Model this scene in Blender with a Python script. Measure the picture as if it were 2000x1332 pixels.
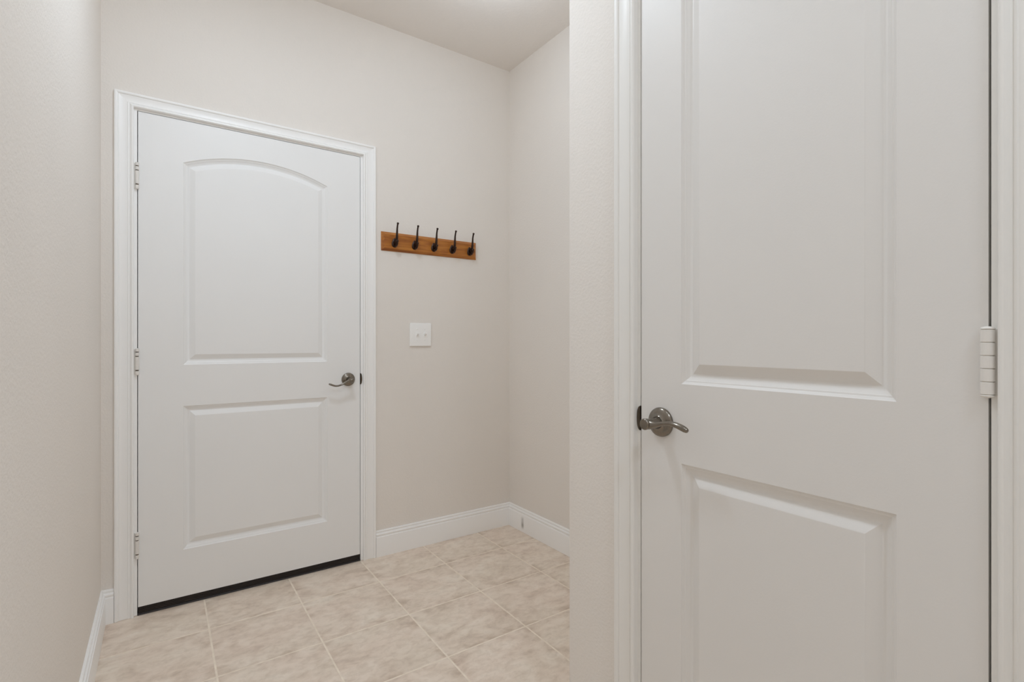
import bpy, bmesh, math, random
from mathutils import Vector, Matrix
random.seed(7)
S = bpy.context.scene
for o in list(bpy.data.objects):
    bpy.data.objects.remove(o)
COL = S.collection

# ------------------------------------------------------------------ camera
YAW = 0.6041
cam_d = bpy.data.cameras.new('camera')
cam = bpy.data.objects.new('camera', cam_d)
COL.objects.link(cam)
cam.location = (0, 0, 1.1258)
cam.rotation_euler = (math.radians(90), 0, -YAW)
cam_d.sensor_width = 36.0
cam_d.lens = 992.77 / 2000 * 36.0
cam_d.clip_start = 0.02
cam_d.shift_y = -0.0002
S.camera = cam

# ------------------------------------------------------------------ world, lights, exposure
w = bpy.data.worlds.new('world'); S.world = w
w.use_nodes = True
bg = w.node_tree.nodes['Background']
bg.inputs[0].default_value = (0.9, 0.95, 1.0, 1)
bg.inputs[1].default_value = 0.3

def area(name, loc, size, power, col=(1, 1, 1), rot=(0, 0, 0)):
    l = bpy.data.lights.new(name, 'AREA'); l.shape = 'DISK'; l.size = size
    l.energy = power; l.color = col
    o = bpy.data.objects.new(name, l); COL.objects.link(o)
    o.location = loc; o.rotation_euler = rot
    return o
LAMP = (0.865, 1.0, 1.14)      # daylight-balanced lamps
area('ceiling_lamp_hall', (0.30, 1.45, 2.765), 0.18, 6.4, LAMP)
area('ceiling_lamp_entry', (0.35, -0.75, 2.765), 0.40, 9.0, LAMP)
area('passage_fill', (0.30, 0.20, 2.765), 0.20, 1.6, LAMP)  # unseen fill light, added to shape the relief on the near door
def globe(name, loc, power, radius):
    gl = bpy.data.lights.new(name, 'POINT'); gl.energy = power; gl.shadow_soft_size = radius; gl.color = LAMP
    go = bpy.data.objects.new(name, gl); COL.objects.link(go); go.location = loc
globe('hall_globe_fill', (0.30, 1.45, 2.60), 3.3, 0.10)  # extra point source at the hall lamp, added to lift the upper walls
globe('alcove_fill', (1.20, 1.85, 2.58), 2.1, 0.12)  # invented fill light, brightens the alcove and its ceiling
S.view_settings.view_transform = 'Standard'
S.view_settings.look = 'None'
S.view_settings.gamma = 1.0
S.view_settings.use_curve_mapping = False
S.view_settings.exposure = 0.11
S.cycles.max_bounces = 16; S.cycles.diffuse_bounces = 14

# ------------------------------------------------------------------ measured layout (metres)
B = 2.586          # back wall plane (Y)
A = 0.94           # hall right wall plane (X), holds the near door
XL = -0.197        # left wall plane
XR = 1.766         # alcove right wall plane
ZC = 2.784         # ceiling
YE = 1.0907        # end of hall right wall
YB = -1.9          # added bounce wall closes the hall behind the camera here
BN = 0.019         # rounded corner radius

# ------------------------------------------------------------------ materials
def new_mat(name):
    m = bpy.data.materials.new(name); m.use_nodes = True
    nt = m.node_tree
    return m, nt, nt.nodes['Principled BSDF']
def node(nt, t, **kw):
    n = nt.nodes.new(t)
    for k, v in kw.items():
        if k in n.inputs: n.inputs[k].default_value = v
        else: setattr(n, k, v)
    return n
def ramp(nt, stops):
    r = nt.nodes.new('ShaderNodeValToRGB')
    e = r.color_ramp.elements
    e[0].position, e[0].color = stops[0][0], (*stops[0][1], 1)
    e[1].position, e[1].color = stops[1][0], (*stops[1][1], 1)
    for p, c in stops[2:]:
        x = e.new(p); x.color = (*c, 1)
    return r
def painted(name, col, rough, scale, strength, dist, spec=0.5, var=0.03):
    m, nt, b = new_mat(name)
    b.inputs['Roughness'].default_value = rough
    b.inputs['Specular IOR Level'].default_value = spec
    g = node(nt, 'ShaderNodeNewGeometry')
    n1 = node(nt, 'ShaderNodeTexNoise', Scale=scale, Detail=3.0, Roughness=0.55)
    nt.links.new(g.outputs['Position'], n1.inputs['Vector'])
    bp = node(nt, 'ShaderNodeBump', Strength=strength, Distance=dist)
    nt.links.new(n1.outputs[0], bp.inputs['Height'])
    nt.links.new(bp.outputs[0], b.inputs['Normal'])
    n2 = node(nt, 'ShaderNodeTexNoise', Scale=1.6, Detail=2.0)
    nt.links.new(g.outputs['Position'], n2.inputs['Vector'])
    lo = tuple(c * (1 - var) for c in col); hi = tuple(min(1, c * (1 + var)) for c in col)
    r = ramp(nt, [(0.3, lo), (0.7, hi)])
    nt.links.new(n2.outputs[0], r.inputs[0]); nt.links.new(r.outputs[0], b.inputs['Base Color'])
    return m
M = {}
M['wall'] = painted('greige_wall_paint', (0.812, 0.774, 0.731), 0.75, 130, 0.26, 0.004, 0.25, 0.015)
M['ceil'] = painted('ceiling_paint', (0.810, 0.770, 0.730), 0.9, 90, 0.3, 0.004, 0.1, 0.015)
M['door'] = painted('door_white_paint', (0.860, 0.865, 0.865), 0.42, 260, 0.06, 0.002, 0.4, 0.008)
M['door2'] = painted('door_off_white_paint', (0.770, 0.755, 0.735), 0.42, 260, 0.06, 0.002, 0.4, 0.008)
M['trim'] = painted('trim_white_paint', (0.925, 0.925, 0.920), 0.35, 60, 0.02, 0.001, 0.45, 0.006)
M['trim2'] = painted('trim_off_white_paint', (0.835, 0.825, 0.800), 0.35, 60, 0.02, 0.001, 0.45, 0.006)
M['plate'] = painted('plate_white_plastic', (0.92, 0.92, 0.91), 0.3, 50, 0.02, 0.001, 0.5, 0.005)
M['hinge'] = painted('painted_hinge', (0.80, 0.775, 0.74), 0.4, 220, 0.15, 0.001, 0.5, 0.03)

def metal(name, col, rough):
    m, nt, b = new_mat(name)
    b.inputs['Metallic'].default_value = 1.0
    tc = node(nt, 'ShaderNodeTexCoord')
    mp = node(nt, 'ShaderNodeMapping'); mp.inputs['Scale'].default_value = (900, 900, 40)
    nt.links.new(tc.outputs['Object'], mp.inputs[0])
    n = node(nt, 'ShaderNodeTexNoise', Scale=1.0, Detail=2.0)
    nt.links.new(mp.outputs[0], n.inputs['Vector'])
    r = ramp(nt, [(0.3, tuple(c * 0.9 for c in col)), (0.7, tuple(c * 1.1 for c in col))])
    nt.links.new(n.outputs[0], r.inputs[0]); nt.links.new(r.outputs[0], b.inputs['Base Color'])
    mr = node(nt, 'ShaderNodeMapRange'); mr.inputs[3].default_value = rough * 0.85; mr.inputs[4].default_value = rough * 1.15
    nt.links.new(n.outputs[0], mr.inputs[0]); nt.links.new(mr.outputs[0], b.inputs['Roughness'])
    return m
M['nickel'] = metal('brushed_nickel', (0.235, 0.210, 0.178), 0.22)
M['bronze'] = metal('dark_bronze', (0.13, 0.105, 0.08), 0.42)
M['hook'] = metal('oil_rubbed_hook', (0.055, 0.036, 0.030), 0.36)

m, nt, b = new_mat('dark_sweep_rubber')
n = node(nt, 'ShaderNodeTexNoise', Scale=60.0); r = ramp(nt, [(0.3, (0.010, 0.006, 0.005)), (0.8, (0.024, 0.014, 0.011))])
nt.links.new(n.outputs[0], r.inputs[0]); nt.links.new(r.outputs[0], b.inputs['Base Color']); b.inputs['Roughness'].default_value = 0.6
M['sweep'] = m

m, nt, b = new_mat('grout')
g = node(nt, 'ShaderNodeNewGeometry'); n = node(nt, 'ShaderNodeTexNoise', Scale=35.0, Detail=4.0)
nt.links.new(g.outputs['Position'], n.inputs['Vector'])
r = ramp(nt, [(0.3, (0.81, 0.71, 0.595)), (0.7, (0.93, 0.835, 0.71))])
nt.links.new(n.outputs[0], r.inputs[0]); nt.links.new(r.outputs[0], b.inputs['Base Color']); b.inputs['Roughness'].default_value = 0.9
M['grout'] = m

# ceramic floor tile: mottled tan with pinkish and pale clouds, per-tile offset
m, nt, b = new_mat('ceramic_floor_tile')
tc = node(nt, 'ShaderNodeTexCoord'); oi = node(nt, 'ShaderNodeObjectInfo')
mul = node(nt, 'ShaderNodeMath', operation='MULTIPLY'); mul.inputs[1].default_value = 37.0
nt.links.new(oi.outputs['Random'], mul.inputs[0])
add = node(nt, 'ShaderNodeVectorMath', operation='ADD')
nt.links.new(tc.outputs['Object'], add.inputs[0]); nt.links.new(mul.outputs[0], add.inputs[1])
mp = node(nt, 'ShaderNodeMapping'); mp.inputs['Scale'].default_value = (1.0, 1.45, 1.0)
nt.links.new(add.outputs[0], mp.inputs[0])
n1 = node(nt, 'ShaderNodeTexNoise', Scale=7.0, Detail=7.0, Roughness=0.60, Distortion=0.9)
n2 = node(nt, 'ShaderNodeTexNoise', Scale=26.0, Detail=6.0, Roughness=0.65, Distortion=0.4)
n3 = node(nt, 'ShaderNodeTexNoise', Scale=3.2, Detail=3.0)
for q in (n1, n2, n3): nt.links.new(mp.outputs[0], q.inputs['Vector'])
r1 = ramp(nt, [(0.30, (0.585, 0.475, 0.385)), (0.72, (0.865, 0.790, 0.690)), (0.42, (0.735, 0.625, 0.520)), (0.55, (0.815, 0.715, 0.610))])
nt.links.new(n1.outputs[0], r1.inputs[0])
r3 = ramp(nt, [(0.36, (0.800, 0.715, 0.610)), (0.64, (0.840, 0.700, 0.610))])
nt.links.new(n3.outputs[0], r3.inputs[0])
mx = node(nt, 'ShaderNodeMixRGB', blend_type='MIX'); mx.inputs[0].default_value = 0.30
nt.links.new(r1.outputs[0], mx.inputs[1]); nt.links.new(r3.outputs[0], mx.inputs[2])
r2 = ramp(nt, [(0.34, (0.80, 0.765, 0.73)), (0.56, (1.03, 1.03, 1.03))])
nt.links.new(n2.outputs[0], r2.inputs[0])
mx2 = node(nt, 'ShaderNodeMixRGB', blend_type='MULTIPLY'); mx2.inputs[0].default_value = 0.60
nt.links.new(mx.outputs[0], mx2.inputs[1]); nt.links.new(r2.outputs[0], mx2.inputs[2])
# glaze print: broken brown clouds towards the tile rim
sp_ = node(nt, 'ShaderNodeSeparateXYZ'); nt.links.new(tc.outputs['Generated'], sp_.inputs[0])
def rim(sock):
    a = node(nt, 'ShaderNodeMath', operation='SUBTRACT'); nt.links.new(sock, a.inputs[0]); a.inputs[1].default_value = 0.5
    c = node(nt, 'ShaderNodeMath', operation='ABSOLUTE'); nt.links.new(a.outputs[0], c.inputs[0]); return c
mxm = node(nt, 'ShaderNodeMath', operation='MAXIMUM'); nt.links.new(rim(sp_.outputs[0]).outputs[0], mxm.inputs[0]); nt.links.new(rim(sp_.outputs[1]).outputs[0], mxm.inputs[1])
mr = node(nt, 'ShaderNodeMapRange', interpolation_type='SMOOTHSTEP'); mr.inputs[1].default_value = 0.36; mr.inputs[2].default_value = 0.50
nt.links.new(mxm.outputs[0], mr.inputs[0])
n4 = node(nt, 'ShaderNodeTexNoise', Scale=11.0, Detail=4.0); nt.links.new(mp.outputs[0], n4.inputs['Vector'])
mr2 = node(nt, 'ShaderNodeMapRange', interpolation_type='SMOOTHSTEP'); mr2.inputs[1].default_value = 0.46; mr2.inputs[2].default_value = 0.62
nt.links.new(n4.outputs[0], mr2.inputs[0])
mm = node(nt, 'ShaderNodeMath', operation='MULTIPLY'); nt.links.new(mr.outputs[0], mm.inputs[0]); nt.links.new(mr2.outputs[0], mm.inputs[1])
mm3 = node(nt, 'ShaderNodeMath', operation='MULTIPLY'); nt.links.new(mm.outputs[0], mm3.inputs[0]); mm3.inputs[1].default_value = 0.55
mx3 = node(nt, 'ShaderNodeMixRGB', blend_type='MULTIPLY'); mx3.inputs[2].default_value = (0.70, 0.635, 0.58, 1)
nt.links.new(mm3.outputs[0], mx3.inputs[0]); nt.links.new(mx2.outputs[0], mx3.inputs[1])
nt.links.new(mx3.outputs[0], b.inputs['Base Color'])
b.inputs['Roughness'].default_value = 0.42
bp = node(nt, 'ShaderNodeBump', Strength=0.10, Distance=0.002)
nt.links.new(n2.outputs[0], bp.inputs['Height']); nt.links.new(bp.outputs[0], b.inputs['Normal'])
M['tile'] = m

# honey oak board
m, nt, b = new_mat('honey_oak')
tc = node(nt, 'ShaderNodeTexCoord'); mp = node(nt, 'ShaderNodeMapping'); mp.inputs['Scale'].default_value = (5, 40, 40)
nt.links.new(tc.outputs['Object'], mp.inputs[0])
n = node(nt, 'ShaderNodeTexNoise', Scale=1.0, Detail=5.0, Distortion=1.2); nt.links.new(mp.outputs[0], n.inputs['Vector'])
r = ramp(nt, [(0.28, (0.26, 0.075, 0.010)), (0.75, (0.56, 0.235, 0.040)), (0.5, (0.43, 0.150, 0.020))])
nt.links.new(n.outputs[0], r.inputs[0]); nt.links.new(r.outputs[0], b.inputs['Base Color']); b.inputs['Roughness'].default_value = 0.35
M['oak'] = m

# scuffed trim for the alcove baseboard: one upright grey scuff worn into the paint
m, nt, b = new_mat('scuffed_trim_paint')
g = node(nt, 'ShaderNodeNewGeometry'); sx = node(nt, 'ShaderNodeSeparateXYZ')
nt.links.new(g.outputs['Position'], sx.inputs[0])
def bump01(sock, lo, hi, soft):
    a1 = node(nt, 'ShaderNodeMapRange', interpolation_type='SMOOTHSTEP'); a1.inputs[1].default_value = lo - soft; a1.inputs[2].default_value = lo + soft
    a2 = node(nt, 'ShaderNodeMapRange', interpolation_type='SMOOTHSTEP'); a2.inputs[1].default_value = hi + soft; a2.inputs[2].default_value = hi - soft
    nt.links.new(sock, a1.inputs[0]); nt.links.new(sock, a2.inputs[0])
    mm = node(nt, 'ShaderNodeMath', operation='MULTIPLY'); nt.links.new(a1.outputs[0], mm.inputs[0]); nt.links.new(a2.outputs[0], mm.inputs[1])
    return mm
my = bump01(sx.outputs[1], 2.417, 2.437, 0.008); mz = bump01(sx.outputs[2], 0.022, 0.084, 0.012); mz2 = bump01(sx.outputs[2], 0.030, 0.052, 0.014)
mm = node(nt, 'ShaderNodeMath', operation='MULTIPLY'); nt.links.new(my.outputs[0], mm.inputs[0]); nt.links.new(mz.outputs[0], mm.inputs[1])
mk2 = node(nt, 'ShaderNodeMath', operation='MULTIPLY_ADD'); nt.links.new(mz2.outputs[0], mk2.inputs[0]); mk2.inputs[1].default_value = 0.35; mk2.inputs[2].default_value = 0.38
mm2 = node(nt, 'ShaderNodeMath', operation='MULTIPLY'); nt.links.new(mm.outputs[0], mm2.inputs[0]); nt.links.new(mk2.outputs[0], mm2.inputs[1])
mx = node(nt, 'ShaderNodeMixRGB'); mx.inputs[1].default_value = (0.925, 0.925, 0.92, 1); mx.inputs[2].default_value = (0.13, 0.13, 0.12, 1)
nt.links.new(mm2.outputs[0], mx.inputs[0]); nt.links.new(mx.outputs[0], b.inputs['Base Color']); b.inputs['Roughness'].default_value = 0.4
M['scuff'] = m

# ------------------------------------------------------------------ mesh helpers
class MB:
    def __init__(s): s.v = []; s.f = []
    def add(s, vs, fs):
        k = len(s.v); s.v += [Vector(v) for v in vs]; s.f += [[i + k for i in f] for f in fs]
    def box(s, x0, x1, y0, y1, z0, z1):
        s.add([(x, y, z) for x in (x0, x1) for y in (y0, y1) for z in (z0, z1)],
              [(0, 1, 3, 2), (4, 6, 7, 5), (0, 4, 5, 1), (2, 3, 7, 6), (0, 2, 6, 4), (1, 5, 7, 3)])
    def prism(s, poly, z0, z1):
        n = len(poly)
        s.add([(x, y, z0) for x, y in poly] + [(x, y, z1) for x, y in poly],
              [list(range(n))[::-1], list(range(n, 2 * n))] + [(i, (i + 1) % n, n + (i + 1) % n, n + i) for i in range(n)])
    def loft(s, rings, cap=True):
        n = len(rings[0]); vs = [p for r in rings for p in r]; fs = []
        for a in range(len(rings) - 1):
            for i in range(n):
                j = (i + 1) % n
                fs.append((a * n + i, a * n + j, (a + 1) * n + j, (a + 1) * n + i))
        if cap: fs += [list(range(n))[::-1], list(range((len(rings) - 1) * n, len(rings) * n))]
        s.add(vs, fs)
    def lathe(s, prof, org, axis, seg=32, ref=(0, 0, 1)):
        ax = Vector(axis).normalized(); u = Vector(ref); u = (u - ax * u.dot(ax)).normalized(); v = ax.cross(u); o = Vector(org)
        s.loft([[o + ax * h + (u * math.cos(2 * math.pi * i / seg) + v * math.sin(2 * math.pi * i / seg)) * max(r, 1e-5) for i in range(seg)] for r, h in prof])
    def tube(s, pts, radii, seg=14, flat=None):
        """swept ellipse; radii = list of (r_side, r_up); up hint = flat"""
        P = [Vector(p) for p in pts]; rings = []
        up0 = Vector(flat or (0, 0, 1))
        for i, p in enumerate(P):
            t = (P[min(i + 1, len(P) - 1)] - P[max(i - 1, 0)]).normalized()
            up = (up0 - t * up0.dot(t)).normalized(); sd = t.cross(up)
            ra, rb = radii[i] if isinstance(radii[i], tuple) else (radii[i], radii[i])
            rings.append([p + sd * ra * math.cos(2 * math.pi * k / seg) + up * rb * math.sin(2 * math.pi * k / seg) for k in range(seg)])
        s.loft(rings)
WORLD = {}
def link(o, parent, world):
    COL.objects.link(o); WORLD[o.name] = Vector(world)
    if parent: o.parent = parent; o.location = Vector(world) - WORLD[parent.name]
    else: o.location = world
def build(name, mb, mat, parent=None, org=None, smooth=None, bevel=None, recalc=True):
    if org is None: org = WORLD[parent.name] if parent else (0, 0, 0)
    org = Vector(org)
    me = bpy.data.meshes.new(name)
    bm = bmesh.new()
    vs = [bm.verts.new(v - org) for v in mb.v]
    for f in mb.f:
        try: bm.faces.new([vs[i] for i in f])
        except ValueError: pass
    if recalc: bmesh.ops.recalc_face_normals(bm, faces=bm.faces)
    bm.to_mesh(me); bm.free()
    me.materials.append(mat)
    if smooth is not None:
        me.polygons.foreach_set('use_smooth', [True] * len(me.polygons))
        me.set_sharp_from_angle(angle=math.radians(smooth))
    o = bpy.data.objects.new(name, me)
    link(o, parent, org)
    if bevel:
        bv = o.modifiers.new('bevel', 'BEVEL'); bv.width = bevel; bv.segments = 2; bv.limit_method = 'ANGLE'; bv.angle_limit = math.radians(35)
    return o
def empty(name, loc, parent=None):
    o = bpy.data.objects.new(name, None); o.empty_display_size = 0.1; link(o, parent, loc); return o
def tag(o, label, cat=None, group=None, kind=None):
    o['label'] = label
    if cat: o['category'] = cat
    if group: o['group'] = group
    if kind: o['kind'] = kind
    return o

# ------------------------------------------------------------------ room shell
# floor base (grout bed) with every tile a child
mb = MB(); mb.box(XL - 0.1, XR + 0.1, YB, B + 0.12, -0.12, -0.0010)
floor = build('floor', mb, M['grout'], org=(0.5, 1.0, -0.0010))
tag(floor, 'tan ceramic tile floor with pale cream grout joints', 'floor', kind='structure')
TS, TX, TY, GAP = 0.3431, 0.1543, 2.307, 0.0062
for i in range(-1, 5):
    for j in range(-1, 13):
        x0, x1 = TX + i * TS + GAP / 2, TX + (i + 1) * TS - GAP / 2
        y1, y0 = TY - j * TS - GAP / 2, TY - (j + 1) * TS + GAP / 2
        x0 = max(x0, XL + 0.001); x1 = min(x1, XR - 0.001); y1 = min(y1, B - 0.001); y0 = max(y0, YB + 0.01)
        if x1 - x0 < 0.02 or y1 - y0 < 0.02: continue
        if y0 < YE - 0.12 and x0 > A: continue   # under the closet
        cx, cy = (x0 + x1) / 2, (y0 + y1) / 2
        mb = MB(); dz = random.uniform(-0.0003, 0.0)
        c = 0.0022
        mb.loft([[(x0, y0, -0.0016), (x1, y0, -0.0016), (x1, y1, -0.0016), (x0, y1, -0.0016)],
                 [(x0, y0, -0.0008 + dz), (x1, y0, -0.0008 + dz), (x1, y1, -0.0008 + dz), (x0, y1, -0.0008 + dz)],
                 [(x0 + c * .4, y0 + c * .4, -0.0004 + dz), (x1 - c * .4, y0 + c * .4, -0.0004 + dz), (x1 - c * .4, y1 - c * .4, -0.0004 + dz), (x0 + c * .4, y1 - c * .4, -0.0004 + dz)],
                 [(x0 + c, y0 + c, dz), (x1 - c, y0 + c, dz), (x1 - c, y1 - c, dz), (x0 + c, y1 - c, dz)]])
        build('floor_tile', mb, M['tile'], floor, org=(cx, cy, 0))

mb = MB(); mb.box(XL - 0.1, XR + 0.1, YB, B + 0.12, ZC, ZC + 0.1)
tag(build('ceiling', mb, M['ceil'], org=(0.5, 1, ZC)), 'flat greige painted ceiling', 'ceiling', kind='structure')
mb = MB(); mb.box(XL - 0.1, XL, YB, B, 0, ZC)
tag(build('wall_left', mb, M['wall'], org=(XL, 0.5, 0)), 'plain greige wall at the left edge of the picture', 'wall', kind='structure')

# far door opening in the back wall
DX0, DX1, DZ0, DZ1 = -0.078, 0.838, 0.0335, 2.0665       # far slab
OX0, OX1, OZ1 = DX0 - 0.021, DX1 + 0.021, DZ1 + 0.021    # rough opening
mb = MB()
mb.box(XL - 0.1, OX0, B, B + 0.12, 0, ZC); mb.box(OX1, XR + 0.1, B, B + 0.12, 0, ZC); mb.box(OX0, OX1, B, B + 0.12, OZ1, ZC)
tag(build('wall_back', mb, M['wall'], org=(0.5, B, 0)), 'greige back wall around the arched panel door and coat rack', 'wall', kind='structure')
mb = MB(); mb.box(XR, XR + 0.1, YE - 0.11, B, 0, ZC)
tag(build('wall_alcove', mb, M['wall'], org=(XR, 1.8, 0)), 'narrow greige alcove wall right of the coat rack', 'wall', kind='structure')

mb = MB(); mb.box(XL - 0.1, XR + 0.1, YB - 0.1, YB, 0, ZC)  # end wall added out of view so bounced light comes back
tag(build('wall_bounce', mb, M['wall'], org=(0.5, YB, 0)), 'unseen greige end wall added behind the camera to return bounce light', 'wall', kind='structure')

NY0, NY1, NZ0, NZ1 = 0.204, 0.820, 0.018, 2.074          # near slab
PY0, PY1, PZ1 = NY0 - 0.021, NY1 + 0.021, NZ1 + 0.021
mb = MB()
arc = [(A + BN - BN * math.cos(t), YE - BN + BN * math.sin(t)) for t in [k * math.pi / 16 for k in range(9)]]
mb.prism([(A, PY1)] + arc + [(XR, YE), (XR, YE - 0.11), (A + 0.115, YE - 0.11), (A + 0.115, PY1)], 0, ZC)
mb.box(A, A + 0.115, PY0, PY1, PZ1, ZC)
mb.box(A, A + 0.115, YB, PY0, 0, ZC)
tag(build('wall_right', mb, M['wall'], org=(A, 0.5, 0), smooth=30), 'greige wall with rounded corner beside the near door', 'wall', kind='structure')

# ------------------------------------------------------------------ baseboards
BP = [(0.0, 0.016), (0.0985, 0.016), (0.1020, 0.0152), (0.1035, 0.0118), (0.1065, 0.0108), (0.1085, 0.0125), (0.1125, 0.0138), (0.1165, 0.0132), (0.1190, 0.0105), (0.1205, 0.0078), (0.1235, 0.0070), (0.1255, 0.0084), (0.1295, 0.0088), (0.1325, 0.0074), (0.1340, 0.0050), (0.1340, 0.0)]
def baseboard(name, p0, p1, nrm, cut0, cut1, label, mat='trim'):
    p0, p1, n = Vector((*p0, 0)), Vector((*p1, 0)), Vector((*nrm, 0)); d = (p1 - p0).normalized()
    mb = MB(); prof = [(0.0, 0.0)] + BP
    mb.loft([[p0 + n * t + d * cut0 * t + Vector((0, 0, z)) for z, t in prof], [p1 + n * t - d * cut1 * t + Vector((0, 0, z)) for z, t in prof]])
    return tag(build(name, mb, M[mat], org=(p0 + p1) / 2, smooth=28), label, 'baseboard', kind='structure')
FC_OUT0, FC_OUT1 = -0.1557, 0.9188                       # far casing outer edges
baseboard('baseboard_left', (XL, YB), (XL, B), (1, 0), 0, 1, 'white moulded baseboard along the left wall')
baseboard('baseboard_corner', (XL, B), (FC_OUT0 - 0.0005, B), (0, -1), 1, 0, 'short white baseboard stub left of the arched panel door')
baseboard('baseboard_back', (FC_OUT1 + 0.0005, B), (XR, B), (0, -1), 0, 1, 'white baseboard under the coat rack and switch')
baseboard('baseboard_alcove', (XR, B), (XR, YE), (-1, 0), 1, 0, 'white baseboard with a grey scuff on the alcove wall', 'scuff')
baseboard('baseboard_right', (A, YE - BN), (A, 0.918), (-1, 0), 0, 0, 'white baseboard below the rounded wall corner')

# ------------------------------------------------------------------ door casings and jambs
# profile: (w from inner edge 0..1, thickness)
CP = [(0.0, 0.0), (0.0, 0.0125), (0.02, 0.0150), (0.06, 0.0166), (0.105, 0.0164), (0.145, 0.0142), (0.185, 0.0106), (0.225, 0.0094), (0.245, 0.0106), (0.290, 0.0110), (0.315, 0.0096), (0.40, 0.0088), (0.54, 0.0086), (0.66, 0.0096), (0.76, 0.0112),
      (0.785, 0.0108), (0.805, 0.0140), (0.86, 0.0158), (0.93, 0.0160), (0.98, 0.0146), (1.0, 0.0118), (1.0, 0.0)]
def casing(root, fr, i0, i1, ztop, ws0, ws1, wh, mat):
    """fr(s, n, z) -> world ; i0/i1 inner side edges along s ; casing legs and mitred head"""
    def leg(inner, sign, wd):
        mb = MB()
        mb.loft([[fr(inner + sign * u * wd, t, 0.0005) for u, t in CP], [fr(inner + sign * u * wd, t, ztop + u * wh) for u, t in CP]])
        build('side_casing', mb, mat, root, smooth=25)
    leg(i0, -1, ws0); leg(i1, 1, ws1)
    mb = MB()
    mb.loft([[fr(i0 - u * ws0, t, ztop + u * wh) for u, t in CP], [fr(i1 + u * ws1, t, ztop + u * wh) for u, t in CP]])
    build('head_casing', mb, mat, root, smooth=25)
def jamb(root, fr, s0, s1, z1, depth, mat):
    g = 0.003
    def bx(mb, a0, a1, n0, n1, z0, zz):
        P = [fr(s, n, z) for s in (a0, a1) for n in (n0, n1) for z in (z0, zz)]
        mb.add(P, [(0, 1, 3, 2), (4, 6, 7, 5), (0, 4, 5, 1), (2, 3, 7, 6), (0, 2, 6, 4), (1, 5, 7, 3)])
    for a0, a1, st in ((s0 - 0.0208, s0 - g, 1), (s1 + g, s1 + 0.0208, -1)):
        mb = MB(); bx(mb, a0, a1, -depth, 0, 0.0005, z1 + 0.0208)
        build('side_jamb', mb, mat, root)
        mb = MB()
        if st > 0: bx(mb, a1, a1 + 0.012, -depth * .8, -0.038, 0.03, z1 + g)
        else: bx(mb, a0 - 0.012, a0, -depth * .8, -0.038, 0.03, z1 + g)
        build('door_stop_strip', mb, mat, root)
    mb = MB(); bx(mb, s0 - g, s1 + g, -depth, 0, z1 + g, z1 + 0.0208); build('head_jamb', mb, mat, root)
    mb = MB(); bx(mb, s0 + 0.009, s1 - 0.009, -depth * .8, -0.038, z1 - 0.009, z1 + g); build('door_stop_strip', mb, mat, root)
far_fr = lambda s, n, z: Vector((s, B - n, z))            # n>0 comes out of the wall
near_fr = lambda s, n, z: Vector((A - n, s, z))
trim1 = tag(empty('trim_1', (0.38, B, 0)), 'white moulded casing framing the arched panel door', 'door casing', kind='structure')
casing(trim1, far_fr, -0.0917, 0.8530, 2.0770, 0.0640, 0.0658, 0.0562, M['trim'])
jamb(trim1, far_fr, DX0, DX1, DZ1, 0.115, M['trim'])
trim2 = tag(empty('trim_2', (A, 0.51, 0)), 'off-white moulded casing framing the near door', 'door casing', kind='structure')
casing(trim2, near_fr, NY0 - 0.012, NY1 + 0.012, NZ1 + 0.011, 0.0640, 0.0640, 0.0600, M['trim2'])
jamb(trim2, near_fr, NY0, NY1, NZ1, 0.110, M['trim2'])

# strike lips on the jambs
def strike(root, fr, s, sign, zc, h, wdt, mat):
    """rounded strike-plate lip wrapping the jamb edge; sign = side away from the door"""
    mb = MB(); n = 13; pts = [(0.0, -h / 2)] + [(wdt * math.cos(t) ** 0.85 if math.cos(t) > 1e-6 else 0.0, h / 2 * math.sin(t)) for t in [(-math.pi / 2 + math.pi * (k + .5) / n) for k in range(n)]] + [(0.0, h / 2)]
    mb.loft([[fr(s + sign * a, 0.0002, zc + z) for a, z in pts], [fr(s + sign * a * 0.96, 0.0030, zc + z * 0.98) for a, z in pts]])
    tag(build('strike_plate', mb, mat, root, smooth=40), 'dark bronze strike plate lip on the jamb')
    mb = MB()
    P = [fr(s + d, nn, zc + z) for d in (-0.0004 * sign, 0.0006 * sign) for nn in (-0.030, 0.0030) for z in (-h / 2, h / 2)]
    mb.add(P, [(0, 1, 3, 2), (4, 6, 7, 5), (0, 4, 5, 1), (2, 3, 7, 6), (0, 2, 6, 4), (1, 5, 7, 3)])
    build('strike_return', mb, mat, root)
strike(trim1, far_fr, DX1 + 0.0026, 1, 0.931, 0.057, 0.0085, M['bronze'])
strike(trim2, near_fr, NY1 + 0.0026, 1, 0.942, 0.058, 0.0095, M['bronze'])

# ------------------------------------------------------------------ doors
PP = [(0.0, 0.0), (0.0016, 0.0022), (0.0052, 0.0048), (0.0080, 0.0056), (0.0090, 0.0068), (0.0140, 0.0098), (0.0185, 0.0118), (0.0215, 0.0124), (0.0232, 0.0122), (0.0300, 0.0088), (0.0390, 0.0044), (0.0432, 0.0024), (0.0445, 0.0020), (0.0452, 0.0020)]
NA = 24
def outline(s0, s1, z0, z1, rise, d):
    """closed outline inset by d; arched top when rise>0 (z1 = springing height)"""
    c = (s0 + s1) / 2; hw = (s1 - s0) / 2
    pts = [(s0 + d, z0 + d), (s1 - d, z0 + d)]
    if rise > 0:
        R = (hw * hw + rise * rise) / (2 * rise); zc = z1 + rise - R; r = R - d; h = hw - d
        a = math.asin(h / r)
        pts += [(c + r * math.sin(a - 2 * a * k / NA), zc + r * math.cos(a - 2 * a * k / NA)) for k in range(NA + 1)]
    else:
        pts += [(s1 - d, z1 - d), (s0 + d, z1 - d)]
    return pts
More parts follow.
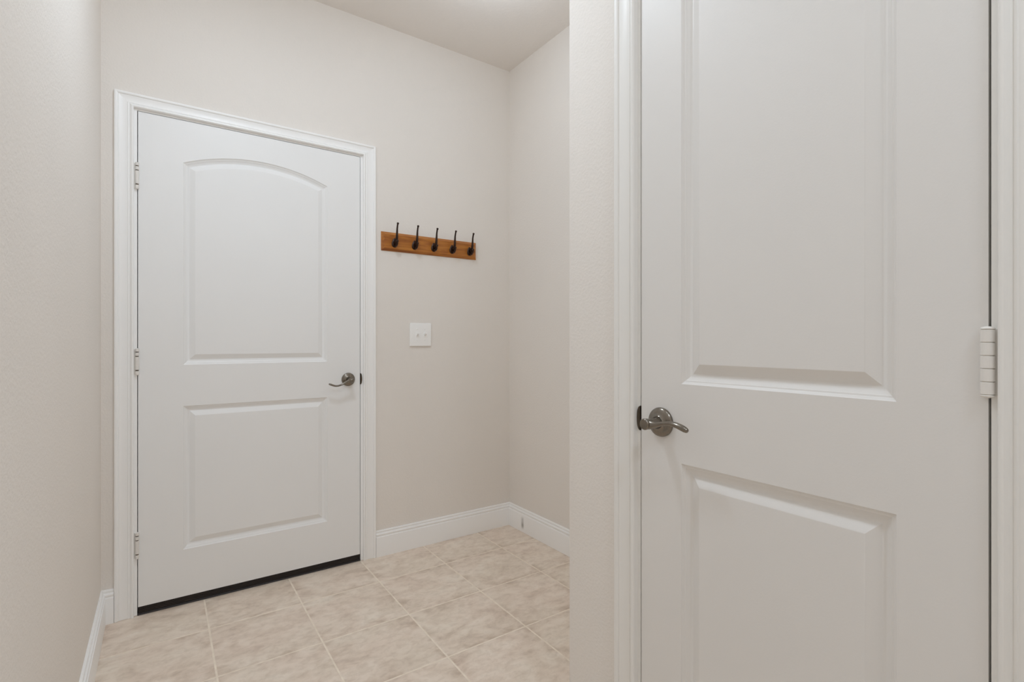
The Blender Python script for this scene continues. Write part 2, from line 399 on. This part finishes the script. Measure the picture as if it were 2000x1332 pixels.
def slab(root, fr, s0, s1, z0, z1, up, lo, rise, mat, thick=0.035):
    """frame of stiles and rails with raised panels as parts"""
    mb = MB()
    def q(pts): mb.add([fr(s, 0, z) for s, z in pts], [list(range(len(pts)))])
    P0, P1 = up[0], up[1]
    arcp = outline(P0, P1, up[2], up[3], rise, 0)[2:]
    q([(s0, z0), (P0, z0), (P0, z1), (s0, z1)]); q([(P1, z0), (s1, z0), (s1, z1), (P1, z1)])
    q([(P0, z0), (P1, z0), (P1, lo[2]), (P0, lo[2])]); q([(P0, lo[3]), (P1, lo[3]), (P1, up[2]), (P0, up[2])])
    for k in range(len(arcp) - 1):
        (a, az), (c, cz) = arcp[k], arcp[k + 1]
        q([(a, az), (a, z1), (c, z1), (c, cz)])
    e = 0.0012
    # door edges and back, with eased front arris left square
    P = [fr(s, n, z) for n in (0, -thick) for s, z in ((s0, z0), (s1, z0), (s1, z1), (s0, z1))]
    mb.add(P, [(0, 1, 5, 4), (1, 2, 6, 5), (2, 3, 7, 6), (3, 0, 4, 7), (4, 5, 6, 7)])
    o = build('door_slab', mb, mat, root)
    for pan, rs in ((up, rise), (lo, 0)):
        mb = MB()
        rings = [[fr(s, -dp, z) for s, z in outline(*pan, rs, d)] for d, dp in PP]
        n = len(rings[0])
        mb.loft(rings, cap=False)
        mb.f.append(list(range((len(rings) - 1) * n, len(rings) * n)))
        build('raised_panel', mb, mat, o, org=fr((pan[0] + pan[1]) / 2, 0, pan[2]), smooth=18)
    return o
def handle(root, fr, s, z, along, lift, mat):
    """rosette with a wave lever; along = +-1 direction of the lever along s, lift = wave offsets"""
    nrm = fr(0, 1, 0) - fr(0, 0, 0)
    mb = MB()
    mb.lathe([(0.0, -0.001), (0.0330, -0.001), (0.0335, 0.003), (0.0325, 0.0062), (0.0295, 0.0088), (0.0230, 0.0108), (0.0165, 0.0125), (0.0145, 0.0150), (0.0, 0.0152)], fr(s, 0, z), nrm, 40)
    ros = build('door_handle', mb, mat, root, org=fr(s, 0, z), smooth=40)
    ros['label'] = 'brushed nickel lever handle'
    mb = MB()
    mb.lathe([(0.0, 0.012), (0.0138, 0.012), (0.0125, 0.020), (0.0112, 0.032), (0.0112, 0.044), (0.0125, 0.050), (0.0128, 0.058), (0.0108, 0.0605), (0.0, 0.0610)], fr(s, 0, z), nrm, 28)
    build('handle_neck', mb, mat, ros, smooth=40)
    mb = MB()
    pts = []; rad = []
    N = len(lift)
    for k, (a, up_, out, ra, rb) in enumerate(lift):
        pts.append(fr(s + along * a, out, z + up_)); rad.append((ra, rb))
    mb.tube(pts, rad, 18)
    o = build('lever', mb, mat, ros, smooth=60)
    sd = o.modifiers.new('sub', 'SUBSURF'); sd.levels = 1; sd.render_levels = 2
    # small keyhole button in the rosette edge
    mb = MB(); mb.lathe([(0.0, 0.006), (0.0032, 0.006), (0.0032, 0.0115), (0.0022, 0.0125), (0.0, 0.0125)], fr(s - along * 0.0215, 0, z - 0.006), nrm, 14)
    build('release_pin', mb, mat, ros, smooth=40)
def hinge(root, fr, s, z0, z1, side, mat, radius, spans, pin=None):
    """barrel hinge: knuckles as one part, leaves and finials as sub-parts; side = direction to the jamb"""
    nrm = 0.0058; L = z1 - z0
    mb = MB(); gap = 0.0011
    for u0, u1 in spans:
        a = z0 + L * u0; c = z0 + L * u1
        e = 0.0006
        mb.lathe([(radius - e * 1.3, 0), (radius, e), (radius, c - a - e), (radius - e * 1.3, c - a)], fr(s, nrm, a), (0, 0, 1), 24, ref=(1, 0, 0))
    h = build('hinge', mb, mat, root, org=fr(s, nrm, z0), smooth=40)
    mb = MB(); mb.lathe([(radius * .72, 0), (radius * .72, L)], fr(s, nrm, z0), (0, 0, 1), 20, ref=(1, 0, 0))
    build('hinge_pin', mb, pin or mat, h, smooth=40)
    for zz, dr in ((z1, 1), (z0, -1)):
        mb = MB(); mb.lathe([(radius * .95, 0), (radius * 1.02, 0.0012), (radius * .8, 0.0032), (radius * .3, 0.0042), (0, 0.0043)], fr(s, nrm, zz), (0, 0, dr), 20, ref=(1, 0, 0))
        build('pin_cap', mb, mat, h, smooth=40)
    mb = MB()
    P = [fr(s + side * d, n, z) for d in (0.0005, 0.0118) for n in (0.0, 0.0022) for z in (z0 - 0.001, z1 + 0.001)]
    mb.add(P, [(0, 1, 3, 2), (4, 6, 7, 5), (0, 4, 5, 1), (2, 3, 7, 6), (0, 2, 6, 4), (1, 5, 7, 3)])
    build('hinge_leaf', mb, mat, h, bevel=0.0006)
# wave levers (distance, rise, standoff, half thickness, half height)
LEV_NEAR = [(-0.0115, 0.0000, 0.0525, 0.0040, 0.0080), (-0.0105, 0.0000, 0.0520, 0.0085, 0.0118), (0.000, -0.0010, 0.0505, 0.0090, 0.0122), (0.012, -0.0012, 0.0495, 0.0070, 0.0092), (0.026, 0.0012, 0.0485, 0.0054, 0.0060),
            (0.042, 0.0062, 0.0480, 0.0056, 0.0050), (0.058, 0.0092, 0.0480, 0.0066, 0.0052), (0.074, 0.0088, 0.0485, 0.0076, 0.0060), (0.090, 0.0045, 0.0480, 0.0076, 0.0068), (0.101, 0.0000, 0.0470, 0.0066, 0.0064), (0.1060, -0.0020, 0.0465, 0.0036, 0.0034)]
LEV_FAR = [(-0.0125, 0.0, 0.0560, 0.0040, 0.0080), (-0.0115, 0.0, 0.0555, 0.0085, 0.0110), (0.000, 0.0005, 0.0540, 0.0090, 0.0112), (0.014, -0.0040, 0.0520, 0.0066, 0.0072), (0.030, -0.0130, 0.0500, 0.0056, 0.0050),
           (0.048, -0.0225, 0.0490, 0.0058, 0.0044), (0.064, -0.0270, 0.0490, 0.0066, 0.0044), (0.080, -0.0265, 0.0495, 0.0074, 0.0046), (0.094, -0.0200, 0.0490, 0.0072, 0.0052), (0.1035, -0.0165, 0.0480, 0.0062, 0.0048), (0.1085, -0.0150, 0.0475, 0.0032, 0.0028)]

# far door
d1 = tag(empty('door_1', ((DX0 + DX1) / 2, B, 0)), 'white two-panel door with an arched upper panel, closed, in the back wall', 'door', kind='structure')
slab(d1, far_fr, DX0, DX1, DZ0, DZ1, (0.0775, 0.677, 1.023, 1.8875), (0.0775, 0.677, 0.233, 0.847), 0.063, M['door'], 0.0365)
handle(d1, far_fr, 0.778, 0.931, -1, LEV_FAR, M['nickel'])
for zc in (1.8005, 1.0400, 0.2880):
    hinge(d1, far_fr, DX0 - 0.0030, zc - 0.0510, zc + 0.0510, -1, M['hinge'], 0.0068, [(0.0, 0.13), (0.175, 0.70), (0.735, 0.87), (0.905, 1.0)], M['bronze'])
mb = MB(); mb.box(DX0 + 0.0005, DX1 - 0.0005, B + 0.0015, B + 0.034, 0.009, DZ0)
for k in range(3): mb.box(DX0 + 0.0005, DX1 - 0.0005, B - 0.0005, B + 0.003, 0.011 + k * 0.007, 0.0155 + k * 0.007)
tag(build('door_sweep', mb, M['sweep'], d1), 'dark brown weather sweep along the bottom of the door')
mb = MB(); mb.add([(x, y, z) for x in (DX0 - 0.002, DX1 + 0.002) for y, z in ((B - 0.004, 0.0005), (B + 0.004, 0.0085), (B + 0.11, 0.0085), (B + 0.11, 0.0005))],
                  [(0, 1, 2, 3), (4, 7, 6, 5), (0, 4, 5, 1), (1, 5, 6, 2), (2, 6, 7, 3), (3, 7, 4, 0)])
tag(build('threshold', mb, M['sweep'], trim1), 'dark brown threshold under the door')

# near door
d2 = tag(empty('door_2', (A, (NY0 + NY1) / 2, 0)), 'large off-white panelled closet door in the near right wall', 'door', kind='structure')
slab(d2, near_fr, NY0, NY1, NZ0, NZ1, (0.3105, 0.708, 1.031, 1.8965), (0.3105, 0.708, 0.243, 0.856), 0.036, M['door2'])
handle(d2, near_fr, 0.7615, 0.9405, -1, LEV_NEAR, M['nickel'])
for zc in (1.810, 1.0965, 0.300):
    hinge(d2, near_fr, NY0 - 0.0005, zc - 0.0450, zc + 0.0450, -1, M['hinge'], 0.0078, [(k / 5 + 0.006, (k + 1) / 5 - 0.006) for k in range(5)])

# ------------------------------------------------------------------ coat rack
RX0, RX1, RZ0, RZ1 = 0.949, 1.5235, 1.601, 1.7005
rack = tag(empty('coat_rack', ((RX0 + RX1) / 2, B, RZ0)), 'honey oak coat rack with five dark double hooks on the back wall', 'coat rack')
def rr(d, y): return [(RX0 + d, B - y, RZ0 + d), (RX1 - d, B - y, RZ0 + d), (RX1 - d, B - y, RZ1 - d), (RX0 + d, B - y, RZ1 - d)]
mb = MB(); mb.loft([rr(0, 0.0003), rr(0, 0.0035), rr(0.0010, 0.0046), rr(0.0030, 0.0060), rr(0.0125, 0.0166), rr(0.0140, 0.0180), rr(0.0160, 0.0182), rr(0.0180, 0.0182)])
tag(build('back_board', mb, M['oak'], rack, org=((RX0 + RX1) / 2, B, (RZ0 + RZ1) / 2), smooth=20), 'honey oak back board with bevelled edges')
FB = B - 0.0182
def hook(x, z):
    mb = MB(); n = 24
    def ov(s, y): return [(x + s * 0.0155 * math.cos(2 * math.pi * k / n) * (1 - 0.30 * math.sin(2 * math.pi * k / n)), FB - y, z - 0.006 + s * 0.0250 * math.sin(2 * math.pi * k / n)) for k in range(n)]
    mb.loft([ov(1, 0.0), ov(1, 0.0028), ov(0.88, 0.0046), ov(0.55, 0.0062), ov(0.2, 0.0068)])
    h = tag(build('coat_hook', mb, M['hook'], rack, org=(x, FB, z), smooth=40), 'dark bronze double coat hook')
    mb = MB()
    up = [(0.004, -0.004), (0.012, -0.006), (0.022, -0.003), (0.030, 0.006), (0.034, 0.022), (0.0355, 0.042), (0.0375, 0.062), (0.042, 0.078), (0.0455, 0.085)]
    mb.tube([(x, FB - a, z + c) for a, c in up], [0.0095, 0.0088, 0.0080, 0.0072, 0.0064, 0.0054, 0.0046, 0.0042, 0.0042], 12, flat=(1, 0, 0))
    build('upper_prong', mb, M['hook'], h, smooth=60)
    mb = MB(); mb.lathe([(0, -0.0060), (0.0035, -0.0050), (0.0056, -0.0022), (0.0060, 0.0005), (0.0052, 0.0034), (0.0030, 0.0054), (0, 0.0060)], (x, FB - 0.0470, z + 0.0880), (0, -0.35, 0.94), 16, ref=(1, 0, 0))
    build('prong_tip', mb, M['hook'], h, smooth=60)
    mb = MB()
    lw = [(0.004, -0.012), (0.011, -0.020), (0.020, -0.0245), (0.029, -0.0225), (0.035, -0.0150), (0.0375, -0.0070)]
    mb.tube([(x, FB - a, z + c) for a, c in lw], [0.0080, 0.0072, 0.0064, 0.0058, 0.0056, 0.0056], 12, flat=(1, 0, 0))
    mb.lathe([(0, -0.0075), (0.0045, -0.0062), (0.0072, -0.0028), (0.0078, 0.0005), (0.0066, 0.0042), (0.0038, 0.0068), (0, 0.0075)], (x, FB - 0.0385, z - 0.0020), (0, -0.25, 0.97), 16, ref=(1, 0, 0))
    build('lower_prong', mb, M['hook'], h, smooth=60)
    return h
h0 = hook(1.0165, 1.650)
for k in range(1, 5):
    c = h0.copy(); COL.objects.link(c); c.location.x += k * 0.1140
    for ch in h0.children:
        d = ch.copy(); COL.objects.link(d); d.parent = c

# ------------------------------------------------------------------ light switch
SX, SZ = 1.1715, 1.1595
sw = tag(empty('light_switch', (SX, B, SZ)), 'white double toggle light switch plate below the coat rack', 'light switch')
def sp(hw, y): return [(SX - hw, B - y, SZ - hw), (SX + hw, B - y, SZ - hw), (SX + hw, B - y, SZ + hw), (SX - hw, B - y, SZ + hw)]
mb = MB(); mb.loft([sp(0.0612, 0.0003), sp(0.0612, 0.0020), sp(0.0632, 0.0024), sp(0.0632, 0.0066), sp(0.0624, 0.0084), sp(0.0598, 0.0098), sp(0.0560, 0.0104)])
build('wall_plate', mb, M['plate'], sw, smooth=20)
for dx, sg in ((-0.0230, 0.75), (0.0230, 1)):
    x = SX + dx; y = B - 0.0104
    mb = MB()
    fr_ = [[(x - 0.0062, y - e, SZ - 0.0135), (x + 0.0062, y - e, SZ - 0.0135), (x + 0.0062, y - e, SZ + 0.0135), (x - 0.0062, y - e, SZ + 0.0135)] for e in (-0.0005, 0.0014)]
    fr_.append([(x - 0.0048, y - 0.0018, SZ - 0.0118), (x + 0.0048, y - 0.0018, SZ - 0.0118), (x + 0.0048, y - 0.0018, SZ + 0.0118), (x - 0.0048, y - 0.0018, SZ + 0.0118)])
    mb.loft(fr_); tg = build('toggle', mb, M['plate'], sw, org=(x, y, SZ))
    mb = MB(); dz = 0.0075 * sg
    mb.loft([[(x - 0.0046, y - 0.0012, SZ - 0.0075), (x + 0.0046, y - 0.0012, SZ - 0.0075), (x + 0.0046, y - 0.0012, SZ + 0.0075), (x - 0.0046, y - 0.0012, SZ + 0.0075)],
             [(x - 0.0040, y - 0.0150, SZ + dz - 0.0040), (x + 0.0040, y - 0.0150, SZ + dz - 0.0040), (x + 0.0040, y - 0.0150, SZ + dz + 0.0040), (x - 0.0040, y - 0.0150, SZ + dz + 0.0040)],
             [(x - 0.0030, y - 0.0165, SZ + dz - 0.0028), (x + 0.0030, y - 0.0165, SZ + dz - 0.0028), (x + 0.0030, y - 0.0165, SZ + dz + 0.0028), (x - 0.0030, y - 0.0165, SZ + dz + 0.0028)]])
    build('toggle_lever', mb, M['plate'], tg, bevel=0.0008)
    for dz in (-0.0302, 0.0302):
        mb = MB(); mb.lathe([(0.0038, -0.0004), (0.0036, 0.0006), (0.0022, 0.0014), (0, 0.0016)], (x, y, SZ + dz), (0, -1, 0), 16)
        build('plate_screw', mb, M['plate'], sw, org=(x, y, SZ + dz), smooth=50)
